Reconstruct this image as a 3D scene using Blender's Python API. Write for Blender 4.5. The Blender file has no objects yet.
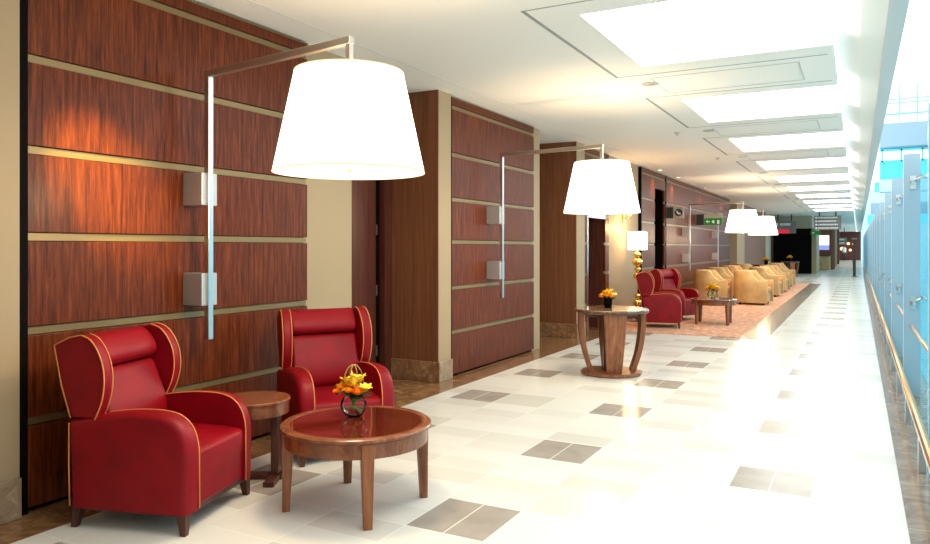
import bpy, bmesh, math, random
from mathutils import Vector, Matrix
random.seed(7)
PI = math.pi
S = bpy.context.scene
C = S.collection

# ------------------------------------------------------------------ camera
cd = bpy.data.cameras.new('camera'); cam = bpy.data.objects.new('camera', cd); C.objects.link(cam)
cd.sensor_width = 36; cd.lens = 730 / 930 * 36; cd.shift_y = -25 / 930
cam.location = (0, 0, 1.55); cam.rotation_euler = (PI / 2, 0, math.atan(393 / 730))
cd.clip_end = 400
S.camera = cam
# ------------------------------------------------------------------ world, light, exposure
w = bpy.data.worlds.new('world'); S.world = w; w.use_nodes = True
wn = w.node_tree.nodes; bgn = wn['Background']
bgn.inputs[0].default_value = (0.84, 0.96, 1.0, 1); bgn.inputs[1].default_value = 1.7
S.view_settings.view_transform = 'Standard'; S.view_settings.look = 'None'
S.view_settings.gamma = 1; S.view_settings.use_curve_mapping = False
S.view_settings.exposure = 0.42
COFFER = 5.0      # strength of the luminous ceiling panels
SHADE = 3.2       # strength of the lamp shades
DOWN = 48         # watts of each added warm downlight


# ------------------------------------------------------------------ materials
def rgb(c): return (c[0], c[1], c[2], 1)
def newmat(name):
    m = bpy.data.materials.new(name); m.use_nodes = True
    nt = m.node_tree; return m, nt, nt.nodes, nt.links, nt.nodes['Principled BSDF']
def plain(name, col, rough=.5, metal=0, spec=.5, coat=0, emis=None, es=0):
    m, nt, n, l, b = newmat(name)
    b.inputs['Base Color'].default_value = rgb(col); b.inputs['Roughness'].default_value = rough
    b.inputs['Metallic'].default_value = metal; b.inputs['Specular IOR Level'].default_value = spec
    b.inputs['Coat Weight'].default_value = coat
    if emis: b.inputs['Emission Color'].default_value = rgb(emis); b.inputs['Emission Strength'].default_value = es
    return m
def ramp(n, stops):
    r = n.new('ShaderNodeValToRGB'); e = r.color_ramp.elements
    while len(e) < len(stops): e.new(.5)
    for k, (p, c) in enumerate(stops): e[k].position = p; e[k].color = rgb(c)
    return r
def coords(n, l, scale, obj=True):
    t = n.new('ShaderNodeTexCoord'); mp = n.new('ShaderNodeMapping'); mp.inputs['Scale'].default_value = scale
    l.new(t.outputs['Object'], mp.inputs[0]); return mp
def wood(name, dark, mid, light, scale=(9, 9, .7), rough=.35, coat=0, coatr=.2, detail=8, bump=.05, dist=.5, spec=.4):
    m, nt, n, l, b = newmat(name)
    mp = coords(n, l, scale)
    no = n.new('ShaderNodeTexNoise'); no.inputs['Scale'].default_value = 2.2; no.inputs['Detail'].default_value = detail
    no.inputs['Roughness'].default_value = .72; no.inputs['Distortion'].default_value = dist; b.inputs['Specular IOR Level'].default_value = spec
    l.new(mp.outputs[0], no.inputs['Vector'])
    r = ramp(n, [(.3, dark), (.5, mid), (.72, light)]); l.new(no.outputs[0], r.inputs[0])
    l.new(r.outputs[0], b.inputs['Base Color'])
    b.inputs['Roughness'].default_value = rough; b.inputs['Coat Weight'].default_value = coat; b.inputs['Coat Roughness'].default_value = coatr
    if bump:
        bp = n.new('ShaderNodeBump'); bp.inputs['Strength'].default_value = bump; bp.inputs['Distance'].default_value = .01
        l.new(no.outputs[0], bp.inputs['Height']); l.new(bp.outputs[0], b.inputs['Normal'])
    return m
def marble(name, cols, scale=3, rough=.15, tile=None, grout=(.3, .2, .12)):
    m, nt, n, l, b = newmat(name)
    mp = coords(n, l, (1, 1, 1))
    no = n.new('ShaderNodeTexNoise'); no.inputs['Scale'].default_value = scale; no.inputs['Detail'].default_value = 12
    no.inputs['Roughness'].default_value = .7; no.inputs['Distortion'].default_value = 1.2
    l.new(mp.outputs[0], no.inputs['Vector'])
    r = ramp(n, cols); l.new(no.outputs[0], r.inputs[0]); out = r.outputs[0]
    if tile:
        g = grid(n, l, tile[0], tile[1], tile[2], tile[3], .006)
        mx = n.new('ShaderNodeMix'); mx.data_type = 'RGBA'
        l.new(g, mx.inputs[0]); l.new(out, mx.inputs[6]); mx.inputs[7].default_value = rgb(grout); out = mx.outputs[2]
    l.new(out, b.inputs['Base Color']); b.inputs['Roughness'].default_value = rough
    return m
def M_(n, l, op, a, b=None):
    x = n.new('ShaderNodeMath'); x.operation = op
    for k, v in ((0, a), (1, b)):
        if v is None: continue
        if isinstance(v, (int, float)): x.inputs[k].default_value = v
        else: l.new(v, x.inputs[k])
    return x.outputs[0]
def frac_of(n, l, src, off, per):
    return M_(n, l, 'FRACT', M_(n, l, 'DIVIDE', M_(n, l, 'SUBTRACT', src, off), per))
def posxy(n, l):
    g = n.new('ShaderNodeNewGeometry'); s = n.new('ShaderNodeSeparateXYZ'); l.new(g.outputs['Position'], s.inputs[0]); return s
def grid(n, l, x0, px, y0, py, wd):
    s = posxy(n, l)
    fx = frac_of(n, l, s.outputs[0], x0 - wd / 2, px); fy = frac_of(n, l, s.outputs[1], y0 - wd / 2, py)
    return M_(n, l, 'MAXIMUM', M_(n, l, 'LESS_THAN', fx, wd / px), M_(n, l, 'LESS_THAN', fy, wd / py))

def floor_mat():
    m, nt, n, l, b = newmat('cream_tile')
    s = posxy(n, l); X, Y = s.outputs[0], s.outputs[1]
    px, py = 1.482, 1.555; x0, y0 = -2.222, 3.425
    fx = frac_of(n, l, X, x0, px); fy = frac_of(n, l, Y, y0, py)
    gray = M_(n, l, 'MULTIPLY', M_(n, l, 'LESS_THAN', fx, .482 / px), M_(n, l, 'LESS_THAN', fy, .497 / py))
    inx = M_(n, l, 'MULTIPLY', M_(n, l, 'GREATER_THAN', X, -4), M_(n, l, 'LESS_THAN', X, .0))
    gray = M_(n, l, 'MULTIPLY', gray, inx)
    # each tile slightly different: random per cell
    cx = M_(n, l, 'FLOOR', M_(n, l, 'DIVIDE', M_(n, l, 'SUBTRACT', X, x0), px / 3)); cy = M_(n, l, 'FLOOR', M_(n, l, 'DIVIDE', M_(n, l, 'SUBTRACT', Y, y0), py / 6))
    cb = n.new('ShaderNodeCombineXYZ'); l.new(cx, cb.inputs[0]); l.new(cy, cb.inputs[1])
    wn_ = n.new('ShaderNodeTexWhiteNoise'); wn_.noise_dimensions = '3D'; l.new(cb.outputs[0], wn_.inputs['Vector'])
    r = ramp(n, [(.0, (.66, .63, .555)), (.35, (.76, .735, .665)), (.8, (.80, .78, .715))]); l.new(wn_.outputs[0], r.inputs[0])
    no = n.new('ShaderNodeTexNoise'); no.inputs['Scale'].default_value = 5; no.inputs['Detail'].default_value = 8
    g_ = n.new('ShaderNodeNewGeometry'); l.new(g_.outputs['Position'], no.inputs['Vector'])
    r2 = ramp(n, [(.3, (.34, .30, .255)), (.7, (.42, .37, .32))]); l.new(no.outputs[0], r2.inputs[0])
    mx = n.new('ShaderNodeMix'); mx.data_type = 'RGBA'; l.new(gray, mx.inputs[0]); l.new(r.outputs[0], mx.inputs[6]); l.new(r2.outputs[0], mx.inputs[7])
    gr = grid(n, l, x0, .494, y0, py / 3, .006)
    gm = frac_of(n, l, X, x0 + .241 - .003, px)      # joint in the middle of each grey pair
    mid = M_(n, l, 'MULTIPLY', M_(n, l, 'LESS_THAN', gm, .006 / px), gray)
    gr = M_(n, l, 'MAXIMUM', gr, mid)
    mx2 = n.new('ShaderNodeMix'); mx2.data_type = 'RGBA'; l.new(gr, mx2.inputs[0]); l.new(mx.outputs[2], mx2.inputs[6]); mx2.inputs[7].default_value = (.88, .86, .80, 1)
    l.new(mx2.outputs[2], b.inputs['Base Color'])
    b.inputs['Roughness'].default_value = .19; b.inputs['Specular IOR Level'].default_value = .17
    b.inputs['Coat Weight'].default_value = .0
    return m
def glassy(name, col, diff, rough=.1, transp=.5, tcol=None):
    m = bpy.data.materials.new(name); m.use_nodes = True; nt = m.node_tree; n = nt.nodes; l = nt.links
    n.clear(); o = n.new('ShaderNodeOutputMaterial'); t = n.new('ShaderNodeBsdfTransparent'); t.inputs[0].default_value = rgb(tcol or col)
    d = n.new('ShaderNodeBsdfPrincipled'); d.inputs['Base Color'].default_value = rgb(diff); d.inputs['Roughness'].default_value = rough
    mx = n.new('ShaderNodeMixShader'); mx.inputs[0].default_value = 1 - transp
    l.new(t.outputs[0], mx.inputs[1]); l.new(d.outputs[0], mx.inputs[2]); l.new(mx.outputs[0], o.inputs[0]); return m

MT = {}
MT['floor'] = floor_mat()
MT['panel'] = wood('lacquered_red_wood', (.018, .004, .001), (.118, .021, .004), (.25, .056, .011), scale=(18, 18, 1.1), rough=.45, coat=.14, coatr=.28, dist=.25, spec=.12)
MT['pierwood'] = wood('tan_brown_veneer', (.12, .036, .014), (.20, .07, .028), (.27, .105, .045), scale=(14, 14, .35), rough=.45)
MT['doorwood'] = wood('dark_red_door_wood', (.04, .008, .005), (.10, .022, .012), (.16, .04, .02), scale=(12, 12, .5), rough=.4)
MT['tablewood'] = wood('walnut', (.12, .034, .012), (.27, .090, .034), (.40, .16, .065), scale=(10, 10, 1.2), rough=.35, bump=.02)
MT['topwood'] = wood('walnut_top', (.10, .026, .010), (.22, .066, .025), (.33, .12, .05), scale=(3, 16, 3), rough=.25, bump=.0, coat=.3)
MT['darkwood'] = wood('dark_brown_wood', (.03, .008, .005), (.07, .02, .012), (.12, .035, .02), scale=(10, 10, 1), rough=.35)
MT['inlay'] = wood('red_brown_gloss', (.05, .006, .003), (.11, .014, .006), (.17, .028, .01), scale=(2, 14, 2), rough=.08, coat=.8, coatr=.04, bump=0)
MT['brass'] = plain('brass_strip', (.24, .165, .07), .42, .4)
MT['black'] = plain('black_reveal', (.004, .003, .003), .7, spec=.05)
MT['cream'] = plain('cream_wall', (.40, .285, .16), .6)
MT['greige'] = plain('sage_wall', (.40, .36, .26), .6)
MT['ceil'] = plain('ceiling_white', (.90, .895, .85), .7)
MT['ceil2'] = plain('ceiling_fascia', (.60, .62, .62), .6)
MT['plinth'] = marble('brown_marble_plinth', [(.3, (.13, .055, .024)), (.5, (.26, .13, .06)), (.62, (.38, .22, .12)), (.75, (.55, .40, .27))], 9, .3)
MT['plinth2'] = marble('pale_marble_corner', [(.35, (.24, .15, .085)), (.55, (.36, .25, .16)), (.7, (.58, .47, .35))], 9, .3)
MT['strip'] = marble('brown_marble_floor', [(.3, (.13, .055, .022)), (.5, (.26, .13, .055)), (.66, (.38, .22, .10)), (.8, (.52, .36, .22))], 6, .12, tile=(-4.25, .5, .2, .6))
MT['strip2'] = marble('brown_grey_marble_floor', [(.3, (.16, .10, .065)), (.5, (.28, .19, .13)), (.66, (.38, .28, .2)), (.8, (.55, .46, .38))], 5, .14, tile=(.24, .7, .2, .9), grout=(.5, .42, .33))
MT['chrome'] = plain('brushed_steel', (.62, .62, .62), .28, 1)
MT['silver'] = plain('satin_silver', (.50, .50, .50), .4, .55)
MT['nickel'] = plain('satin_nickel', (.66, .58, .50), .3, .9)
MT['gold'] = plain('polished_gold', (.85, .55, .16), .2, 1)
MT['copper'] = plain('copper_rail', (.70, .42, .25), .3, .85)
def leather(name, c, rough=.42, spec=.4):
    m, nt, n, l, b = newmat(name); mp = coords(n, l, (1, 1, 1))
    v = n.new('ShaderNodeTexVoronoi'); v.inputs['Scale'].default_value = 260; l.new(mp.outputs[0], v.inputs['Vector'])
    no = n.new('ShaderNodeTexNoise'); no.inputs['Scale'].default_value = 6; no.inputs['Detail'].default_value = 5; l.new(mp.outputs[0], no.inputs['Vector'])
    r = ramp(n, [(.3, tuple(x * .82 for x in c)), (.7, tuple(min(1, x * 1.12) for x in c))]); l.new(no.outputs[0], r.inputs[0]); l.new(r.outputs[0], b.inputs['Base Color'])
    bp = n.new('ShaderNodeBump'); bp.inputs['Strength'].default_value = .12; bp.inputs['Distance'].default_value = .002
    l.new(v.outputs['Distance'], bp.inputs['Height']); l.new(bp.outputs[0], b.inputs['Normal'])
    b.inputs['Roughness'].default_value = rough; b.inputs['Specular IOR Level'].default_value = spec; return m
MT['red'] = leather('red_leather', (.25, .001, .007), .45, .25)
MT['piping'] = plain('orange_piping', (.70, .24, .06), .5)
MT['tan'] = leather('cream_leather', (.58, .37, .155), .5)
MT['orange'] = leather('warm_lit_cream_leather', (.64, .27, .055), .5)  # the same cream leather with warm lamplight put into its colour
MT['leaf'] = plain('leaf_green', (.02, .07, .012), .5)
MT['stem'] = plain('stem_green', (.13, .30, .04), .5)
MT['grass'] = plain('pale_reed', (.36, .33, .08), .6)
MT['yellow'] = plain('yellow_petal', (.95, .66, .02), .5)
MT['amberp'] = plain('amber_petal', (.95, .45, .02), .5)
MT['orangep'] = plain('orange_petal', (.95, .32, .02), .5)
def clear(name, tint, blend):
    m = bpy.data.materials.new(name); m.use_nodes = True; nt = m.node_tree; n = nt.nodes; l = nt.links; n.clear()
    o = n.new('ShaderNodeOutputMaterial'); t = n.new('ShaderNodeBsdfTransparent'); t.inputs[0].default_value = rgb(tint)
    g = n.new('ShaderNodeBsdfGlossy'); g.inputs['Roughness'].default_value = .03; lw = n.new('ShaderNodeLayerWeight'); lw.inputs[0].default_value = blend
    mx = n.new('ShaderNodeMixShader'); l.new(lw.outputs['Fresnel'], mx.inputs[0]); l.new(t.outputs[0], mx.inputs[1]); l.new(g.outputs[0], mx.inputs[2]); l.new(mx.outputs[0], o.inputs[0]); return m
MT['glass'] = clear('clear_glass', (.98, 1, 1), .16)
MT['water'] = clear('water', (.90, .96, .98), .08)
MT['fin'] = glassy('blue_frosted_glass', (.55, .72, .80), (.46, .58, .67), .25, .30)
MT['finedge'] = plain('polished_glass_edge', (.62, .74, .80), .2)
MT['pane'] = glassy('blue_tinted_glass', (.55, .85, .92), (.25, .48, .55), .08, .78)
def emit(name, c, s):
    m = bpy.data.materials.new(name); m.use_nodes = True; nt = m.node_tree; n = nt.nodes; n.clear()
    o = n.new('ShaderNodeOutputMaterial'); e = n.new('ShaderNodeEmission'); e.inputs[0].default_value = rgb(c); e.inputs[1].default_value = s
    nt.links.new(e.outputs[0], o.inputs[0]); return m
MT['coffer'] = emit('luminous_ceiling_panel', (1, .975, .92), COFFER)
MT['shade'] = emit('lit_shade', (1, .93, .76), SHADE)
MT['shadeedge'] = emit('shade_hem', (1, .72, .34), 1.1)
MT['bulb'] = emit('lit_lens', (1, .78, .45), 5)
MT['carpet'] = None
def carpet_mat():
    m, nt, n, l, b = newmat('terracotta_carpet'); mp = coords(n, l, (1, 1, 1))
    v = n.new('ShaderNodeTexVoronoi'); v.inputs['Scale'].default_value = 16; l.new(mp.outputs[0], v.inputs['Vector'])
    r = ramp(n, [(.2, (.50, .22, .11)), (.6, (.62, .32, .19)), (.9, (.70, .45, .32))]); l.new(v.outputs['Color'], r.inputs[0]); l.new(r.outputs[0], b.inputs['Base Color'])
    b.inputs['Roughness'].default_value = .95; return m
MT['carpet'] = carpet_mat()
MT['taupe'] = plain('taupe_stone', (.26, .20, .15), .2)


# ------------------------------------------------------------------ mesh helpers
def bm_(): return bmesh.new()
def add_box(bm, x0, x1, y0, y1, z0, z1, M=None):
    vs = [bm.verts.new((x, y, z)) for x in (x0, x1) for y in (y0, y1) for z in (z0, z1)]
    for f in ((0, 1, 3, 2), (4, 6, 7, 5), (0, 4, 5, 1), (2, 3, 7, 6), (0, 2, 6, 4), (1, 5, 7, 3)):
        bm.faces.new([vs[i] for i in f])
    if M is not None:
        for v in vs: v.co = M @ v.co
    return vs
def bx(x0, x1, y0, y1, z0, z1):
    bm = bm_(); add_box(bm, x0, x1, y0, y1, z0, z1); return bm
def add_tapered(bm, c0, s0, z0, c1, s1, z1):
    vs = []
    for (cx, cy), s, z in ((c0, s0, z0), (c1, s1, z1)):
        sx, sy = (s, s) if isinstance(s, (int, float)) else s
        vs.append([bm.verts.new((cx + a * sx, cy + b * sy, z)) for a, b in ((-1, -1), (1, -1), (1, 1), (-1, 1))])
    a, b = vs; bm.faces.new(a[::-1]); bm.faces.new(b)
    for i in range(4): bm.faces.new((a[i], a[(i + 1) % 4], b[(i + 1) % 4], b[i]))
def add_lathe(bm, prof, n=32, cx=0, cy=0, cap=True):
    rings = []
    for r, z in prof:
        rings.append([bm.verts.new((cx + r * math.cos(2 * PI * k / n), cy + r * math.sin(2 * PI * k / n), z)) for k in range(n)])
    for a, b in zip(rings, rings[1:]):
        for k in range(n): bm.faces.new((a[k], a[(k + 1) % n], b[(k + 1) % n], b[k]))
    if cap:
        if prof[0][0] > 1e-4: bm.faces.new(rings[0][::-1])
        if prof[-1][0] > 1e-4: bm.faces.new(rings[-1])
def lathe(prof, n=32, cap=True):
    bm = bm_(); add_lathe(bm, prof, n, cap=cap); return bm
def add_tube(bm, pts, r, n=8, closed=False):
    pts = [Vector(p) for p in pts]; rings = []
    N = len(pts)
    up = Vector((0, 0, 1))
    prev = None
    for i, p in enumerate(pts):
        t = (pts[(i + 1) % N] - pts[i - 1]) if closed else (pts[min(i + 1, N - 1)] - pts[max(i - 1, 0)])
        t.normalize()
        if prev is None:
            a = t.cross(up)
            if a.length < .1: a = t.cross(Vector((1, 0, 0)))
        else: a = prev - t * prev.dot(t)
        a.normalize(); prev = a; b = t.cross(a)
        rr = r[i] if isinstance(r, (list, tuple)) else r
        rings.append([bm.verts.new(p + (a * math.cos(2 * PI * k / n) + b * math.sin(2 * PI * k / n)) * rr) for k in range(n)])
    for i in range(N if closed else N - 1):
        a, b = rings[i], rings[(i + 1) % N]
        for k in range(n): bm.faces.new((a[k], a[(k + 1) % n], b[(k + 1) % n], b[k]))
    if not closed: bm.faces.new(rings[0][::-1]); bm.faces.new(rings[-1])
def prism(prof, y0, y1):          # prof is (x,z) outline, extruded along y
    bm = bm_(); a = [bm.verts.new((x, y0, z)) for x, z in prof]; b = [bm.verts.new((x, y1, z)) for x, z in prof]
    n = len(prof); bm.faces.new(a); bm.faces.new(b[::-1])
    for i in range(n): bm.faces.new((a[i], b[i], b[(i + 1) % n], a[(i + 1) % n]))
    return bm
def obj(name, bm, mat, parent=None, smooth=False, bevel=0, seg=2, sub=0, solid=0, auto=None):
    bmesh.ops.recalc_face_normals(bm, faces=bm.faces)
    me = bpy.data.meshes.new(name); bm.to_mesh(me); bm.free()
    o = bpy.data.objects.new(name, me); C.objects.link(o)
    for m in (mat if isinstance(mat, list) else [mat]): me.materials.append(m)
    if smooth:
        me.polygons.foreach_set('use_smooth', [True] * len(me.polygons))
        if auto:
            for e in me.edges: pass
            me.set_sharp_from_angle(angle=math.radians(auto))
    if bevel:
        b = o.modifiers.new('bevel', 'BEVEL'); b.width = bevel; b.segments = seg; b.limit_method = 'ANGLE'; b.angle_limit = math.radians(35); b.harden_normals = False
    if sub:
        s = o.modifiers.new('sub', 'SUBSURF'); s.levels = sub; s.render_levels = sub
    if parent: o.parent = parent
    return o
def thing(name, label, cat, loc=(0, 0, 0), rz=0, group=None):
    o = bpy.data.objects.new(name, None); C.objects.link(o); o.empty_display_size = .1
    o.location = loc; o.rotation_euler = (0, 0, rz); o['label'] = label; o['category'] = cat
    if group: o['group'] = group
    return o
def tag(o, label, cat, group=None):
    o['label'] = label; o['category'] = cat
    if group: o['group'] = group
    return o
def struct(name, bm, mat, parent=None, **k):
    o = obj(name, bm, mat, parent, **k)
    if parent is None: o['kind'] = 'structure'
    return o
def dup(root, loc, rz, label, group=None):
    r = root.copy(); C.objects.link(r); r.location = loc; r.rotation_euler = (0, 0, rz); r['label'] = label
    if group: r['group'] = group
    for ch in list(root.children):
        c = ch.copy(); C.objects.link(c); c.parent = r
        for g in list(ch.children):
            d = g.copy(); C.objects.link(d); d.parent = c
    return r
ORD = ['nearest', 'second', 'third', 'fourth', 'fifth', 'sixth', 'seventh', 'eighth', 'ninth', 'tenth', 'eleventh', 'twelfth', 'thirteenth', 'fourteenth', 'fifteenth', 'sixteenth', 'seventeenth', 'eighteenth', 'nineteenth', 'twentieth']
def nth(k): return 'nearest' if k == 0 else ORD[k] + ' nearest'
TENS = ['twenty-first', 'twenty-second', 'twenty-third', 'twenty-fourth', 'twenty-fifth', 'twenty-sixth', 'twenty-seventh', 'twenty-eighth', 'twenty-ninth', 'thirtieth', 'thirty-first', 'thirty-second']
ORD += TENS

# ================================================================== STRUCTURE
YN, YF = -7.0, 100.0
CZ = 3.35
struct('floor', bx(-3.9, .24, YN, YF, -.12, 0), MT['floor'])
struct('trim_1', bx(-5.05, -3.9, YN, YF, -.12, .0), MT['strip'])
struct('trim_2', bx(.24, .70, YN, YF, -.3, .0), MT['strip2'])

# ceiling slab with trays and coffers
P = 3.70
TY = [5.11 + P * k for k in range(-3, 10)]
bm = bm_()
add_box(bm, -5.05, -2.24, YN, YF, CZ, CZ + .1)
prev = YN
for t in TY:
    add_box(bm, -2.24, -.2, prev, t, CZ, CZ + .1); prev = t + 2.5
add_box(bm, -2.24, -.2, prev, YF, CZ, CZ + .1)
for t in TY:      # raised tray frame around each coffer, then the coffer walls
    z = CZ
    add_box(bm, -2.24, -1.9, t, t + 2.5, z, z + .1)
    add_box(bm, -1.9, -.2, t, t + .3, z, z + .1); add_box(bm, -1.9, -.2, t + 2.15, t + 2.5, z, z + .1)
struct('ceiling', bm, MT['ceil'])
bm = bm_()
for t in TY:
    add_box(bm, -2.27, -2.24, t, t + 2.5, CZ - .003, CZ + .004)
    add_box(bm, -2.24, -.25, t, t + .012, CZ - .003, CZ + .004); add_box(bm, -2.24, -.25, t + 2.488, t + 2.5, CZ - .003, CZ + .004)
struct('trim_8', bm, plain('painted_tray_shade', (.33, .34, .33), .8))  # flat grey strips that paint the shade line along the tray edges
bm = bm_()        # sloping cove on the concourse side
v = [bm.verts.new(p) for p in ((-.2, YN, 3.52), (-.2, YF, 3.52), (.02, YF, 3.40), (.02, YN, 3.40), (.20, YF, 3.352), (.20, YN, 3.352))]
bm.faces.new((v[0], v[1], v[2], v[3])); bm.faces.new((v[3], v[2], v[4], v[5]))
add_box(bm, -.2, .20, YN, YF, 3.56, 3.66)
struct('trim_3', bm, MT['ceil'])
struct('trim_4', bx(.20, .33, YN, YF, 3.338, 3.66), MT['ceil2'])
bm = bm_()
add_box(bm, -3.93, -3.92, YN, YF, CZ - .002, CZ + .01)
struct('trim_5', bm, MT['ceil2'])

# luminous panels
for k, t in enumerate(TY):
    j = k - 3
    vis = j >= 0
    lab = ('luminous white ceiling panel, %s to the camera in the row of coffers' % nth(j)) if vis else 'luminous white ceiling panel in the row of coffers, overhead behind the camera view'
    if k < 2: continue
    r = thing('ceiling_light', lab, 'ceiling light', (-1.05, t + 1.225, CZ + .006), 0, 'luminous ceiling panels in the coffers')
    obj('diffuser', bx(-.85, .851, -.925, .925, 0, .10), MT['coffer'], r)
    bm = bm_(); add_box(bm, -.85, .85, -.004, .004, -.006, -.001); add_box(bm, -.3, -.292, -.925, .925, -.006, -.001); add_box(bm, .3, .308, -.925, .925, -.006, -.001)
    obj('divider', bm, MT['ceil'], r)

# closing wall behind the camera, back wall of the recesses, far wall
struct('wall_back', bx(-5.05, .3, YN - .1, YN, 0, 3.5), MT['cream'])
struct('added_wall_right', bx(.70, .80, YN, 1.6, 0, 3.5), MT['cream'])  # added unseen wall, keeps side daylight off the foreground
struct('wall_left', bx(-5.1, -4.95, YN, 46, 0, CZ), MT['pierwood'])

# left wall, bay by bay (x = depth from the corridor face)
def pier(i, y0, y1, face='cream'):
    bm = bm_(); add_box(bm, -4.95, -4.225, y0 + .012, y1, 0, CZ)
    struct('wall_left_pier_%d' % i, bm, MT['cream'])
    struct('trim_%d' % (i + 10), bx(-4.95, -4.225, y0, y0 + .0119, 0, CZ), MT['pierwood'])
    struct('baseboard_left_%d' % (2 * i), bx(-4.95, -4.20, y0 - .02, y0 - .0005, 0, .235), MT['plinth'], bevel=.006)
    struct('baseboard_left_%d' % (2 * i + 1), bx(-4.22, -4.20, y0, y1, 0, .235), MT['plinth2'], bevel=.006)
pier(0, 1.9, 2.47)
pier(1, 7.2, 7.50)
pier(2, 11.85, 12.28)
struct('wall_left_1', bx(-4.95, -4.30, 4.99, 5.68, 0, CZ), MT['cream'])
struct('wall_left_2', bx(-4.95, -4.30, YN, 1.9, 0, CZ), MT['cream'])
struct('wall_left_3', bx(-4.95, -4.30, 10.09, 10.4, 0, CZ), MT['cream'])
struct('baseboard_left', bx(-4.30, -4.285, 4.99, 5.68, 0, .235), MT['plinth'])
struct('wall_left_4', bx(-4.95, -4.30, 13.80, 16.1, 0, CZ), MT['cream'])
struct('baseboard_left_8', bx(-4.30, -4.285, 13.80, 16.1, 0, .235), MT['plinth'])
struct('wall_left_5', bx(-4.95, -4.25, 30.8, 33.0, 0, CZ), MT['cream'])
struct('wall_left_6', bx(-4.95, -4.25, 33.0, 41.0, 0, CZ), MT['pierwood'])
struct('wall_left_7', bx(-4.95, -4.25, 41.0, 43.5, 0, CZ), MT['greige'])
struct('wall_left_8', bx(-4.95, -4.25, 43.5, 45.0, 0, CZ), MT['doorwood'])
struct('wall_left_9', bx(-5.05, -4.95, 28.9, 30.8, 0, CZ), MT['black'])

# ---- wood wall panels with brass strips
LV = [0.53, 1.06, 1.61, 2.12, 2.655, 3.22]
def panel(y0, y1, label, holes=None, top=3.335, levels=LV):
    r = thing('wall_panel', label, 'wall panel', (-4.30, y0, 0))
    L = y1 - y0
    def seg(z0, z1, nm, m, xa, xb, **k):
        if holes and z0 < holes[2]:
            a, b, hz = holes[0] - y0, holes[1] - y0, holes[2]
            zt = min(z1, hz)
            for p, q in ((0, a), (b, L)):
                if q - p > .02: obj(nm, bx(xa, xb, p, q, z0, zt), m, r, **k)
            if z1 > hz + .01: obj(nm, bx(xa, xb, 0, L, hz, z1), m, r, **k)
        else: obj(nm, bx(xa, xb, 0, L, z0, z1), m, r, **k)
    zs = [0.0] + levels + [top]
    for k in range(len(zs) - 1):
        z0 = zs[k] + (.026 if k else .03); z1 = zs[k + 1] - (.026 if k < len(zs) - 2 else .012)
        if z1 > z0 + .01: seg(z0, z1, 'board', MT['panel'], 0, .05, bevel=.004)
    for z in levels: seg(z - .022, z + .022, 'brass_strip', MT['brass'], 0, .032)
    bm = bm_(); add_box(bm, -.02, .055, -.055, 0, .0, top); obj('edge_trim', bm, MT['black'], r)
    if not holes: obj('backing', bx(-.64, -.001, 0, L, 0, top), MT['black'], r)
    obj('top_strip', bx(0, .054, 0, L, top - .012, top), MT['brass'], r)
    return r
panel(2.53, 4.98, 'large glossy red-brown wood wall panel behind the nearest red armchairs')
panel(7.56, 10.06, 'glossy red-brown wood wall panel between the two tan-faced piers')
panel(12.34, 13.78, 'wood wall panel with a dark doorway behind the round console table', holes=(12.5, 13.55, 2.12))
panel(16.2, 18.50, 'wood wall panel with a tall black opening behind the far red armchairs', holes=(17.42, 18.42, 2.95))
panel(18.58, 28.9, 'long shiny wood wall panel beside the tub chairs')

# ---- recess door in the first bay
d = struct('door_1', bx(-4.948, -4.90, 6.0, 6.93, 0, 2.9), MT['doorwood'], bevel=.004)
struct('door_frame', bx(-4.948, -4.86, 7.05, 7.20, 0, 2.9), MT['doorwood'], parent=d)
struct('door_gap', bx(-4.948, -4.93, 6.93, 7.05, 0, 2.9), MT['black'], parent=d)
for z in (.35, 1.05, 1.75, 2.45): struct('hinge', bx(-4.93, -4.895, 6.935, 6.955, z - .06, z + .06), MT['chrome'], parent=d)
struct('trim_6', bx(-4.90, -4.84, 6.93, 7.19, 2.9, CZ), MT['doorwood'])
# doorway behind the console
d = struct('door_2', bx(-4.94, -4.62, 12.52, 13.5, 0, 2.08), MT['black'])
bm = bm_(); add_box(bm, -4.30, -4.24, 12.47, 12.53, 0, 2.16); add_box(bm, -4.30, -4.24, 12.53, 13.52, 2.08, 2.16); struct('door_frame', bm, MT['chrome'], parent=d)
bm = bm_(); add_tube(bm, [(-4.60, 12.66, .95), (-4.56, 12.66, .95), (-4.56, 12.78, .95)], .012); struct('door_handle', bm, MT['chrome'], parent=d)
struct('door_jamb', bx(-4.94, -4.301, 13.56, 13.79, 0, 2.12), MT['doorwood'], parent=d)
# tall black opening
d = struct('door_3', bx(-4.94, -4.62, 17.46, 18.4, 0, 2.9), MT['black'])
struct('door_jamb', bx(-4.94, -4.301, 18.43, 18.56, 0, 2.95), MT['black'], parent=d)
struct('door_panel', bx(-4.61, -4.57, 17.5, 18.3, .05, 2.1), plain('dark_glass', (.02, .02, .022), .08), parent=d)
struct('door_handle', bx(-4.56, -4.53, 17.56, 17.62, .5, 1.9), MT['chrome'], parent=d)

# ---- carpet, stone border
o = obj('area_carpet', bx(-4.2, -1.78, 13.15, 34.0, .0005, .012), MT['carpet']); tag(o, 'terracotta carpet under the far red armchairs and tub chairs', 'carpet')
struct('trim_7', bx(-1.78, -1.35, 13.15, 34.0, .0, .008), MT['taupe'])

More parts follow.
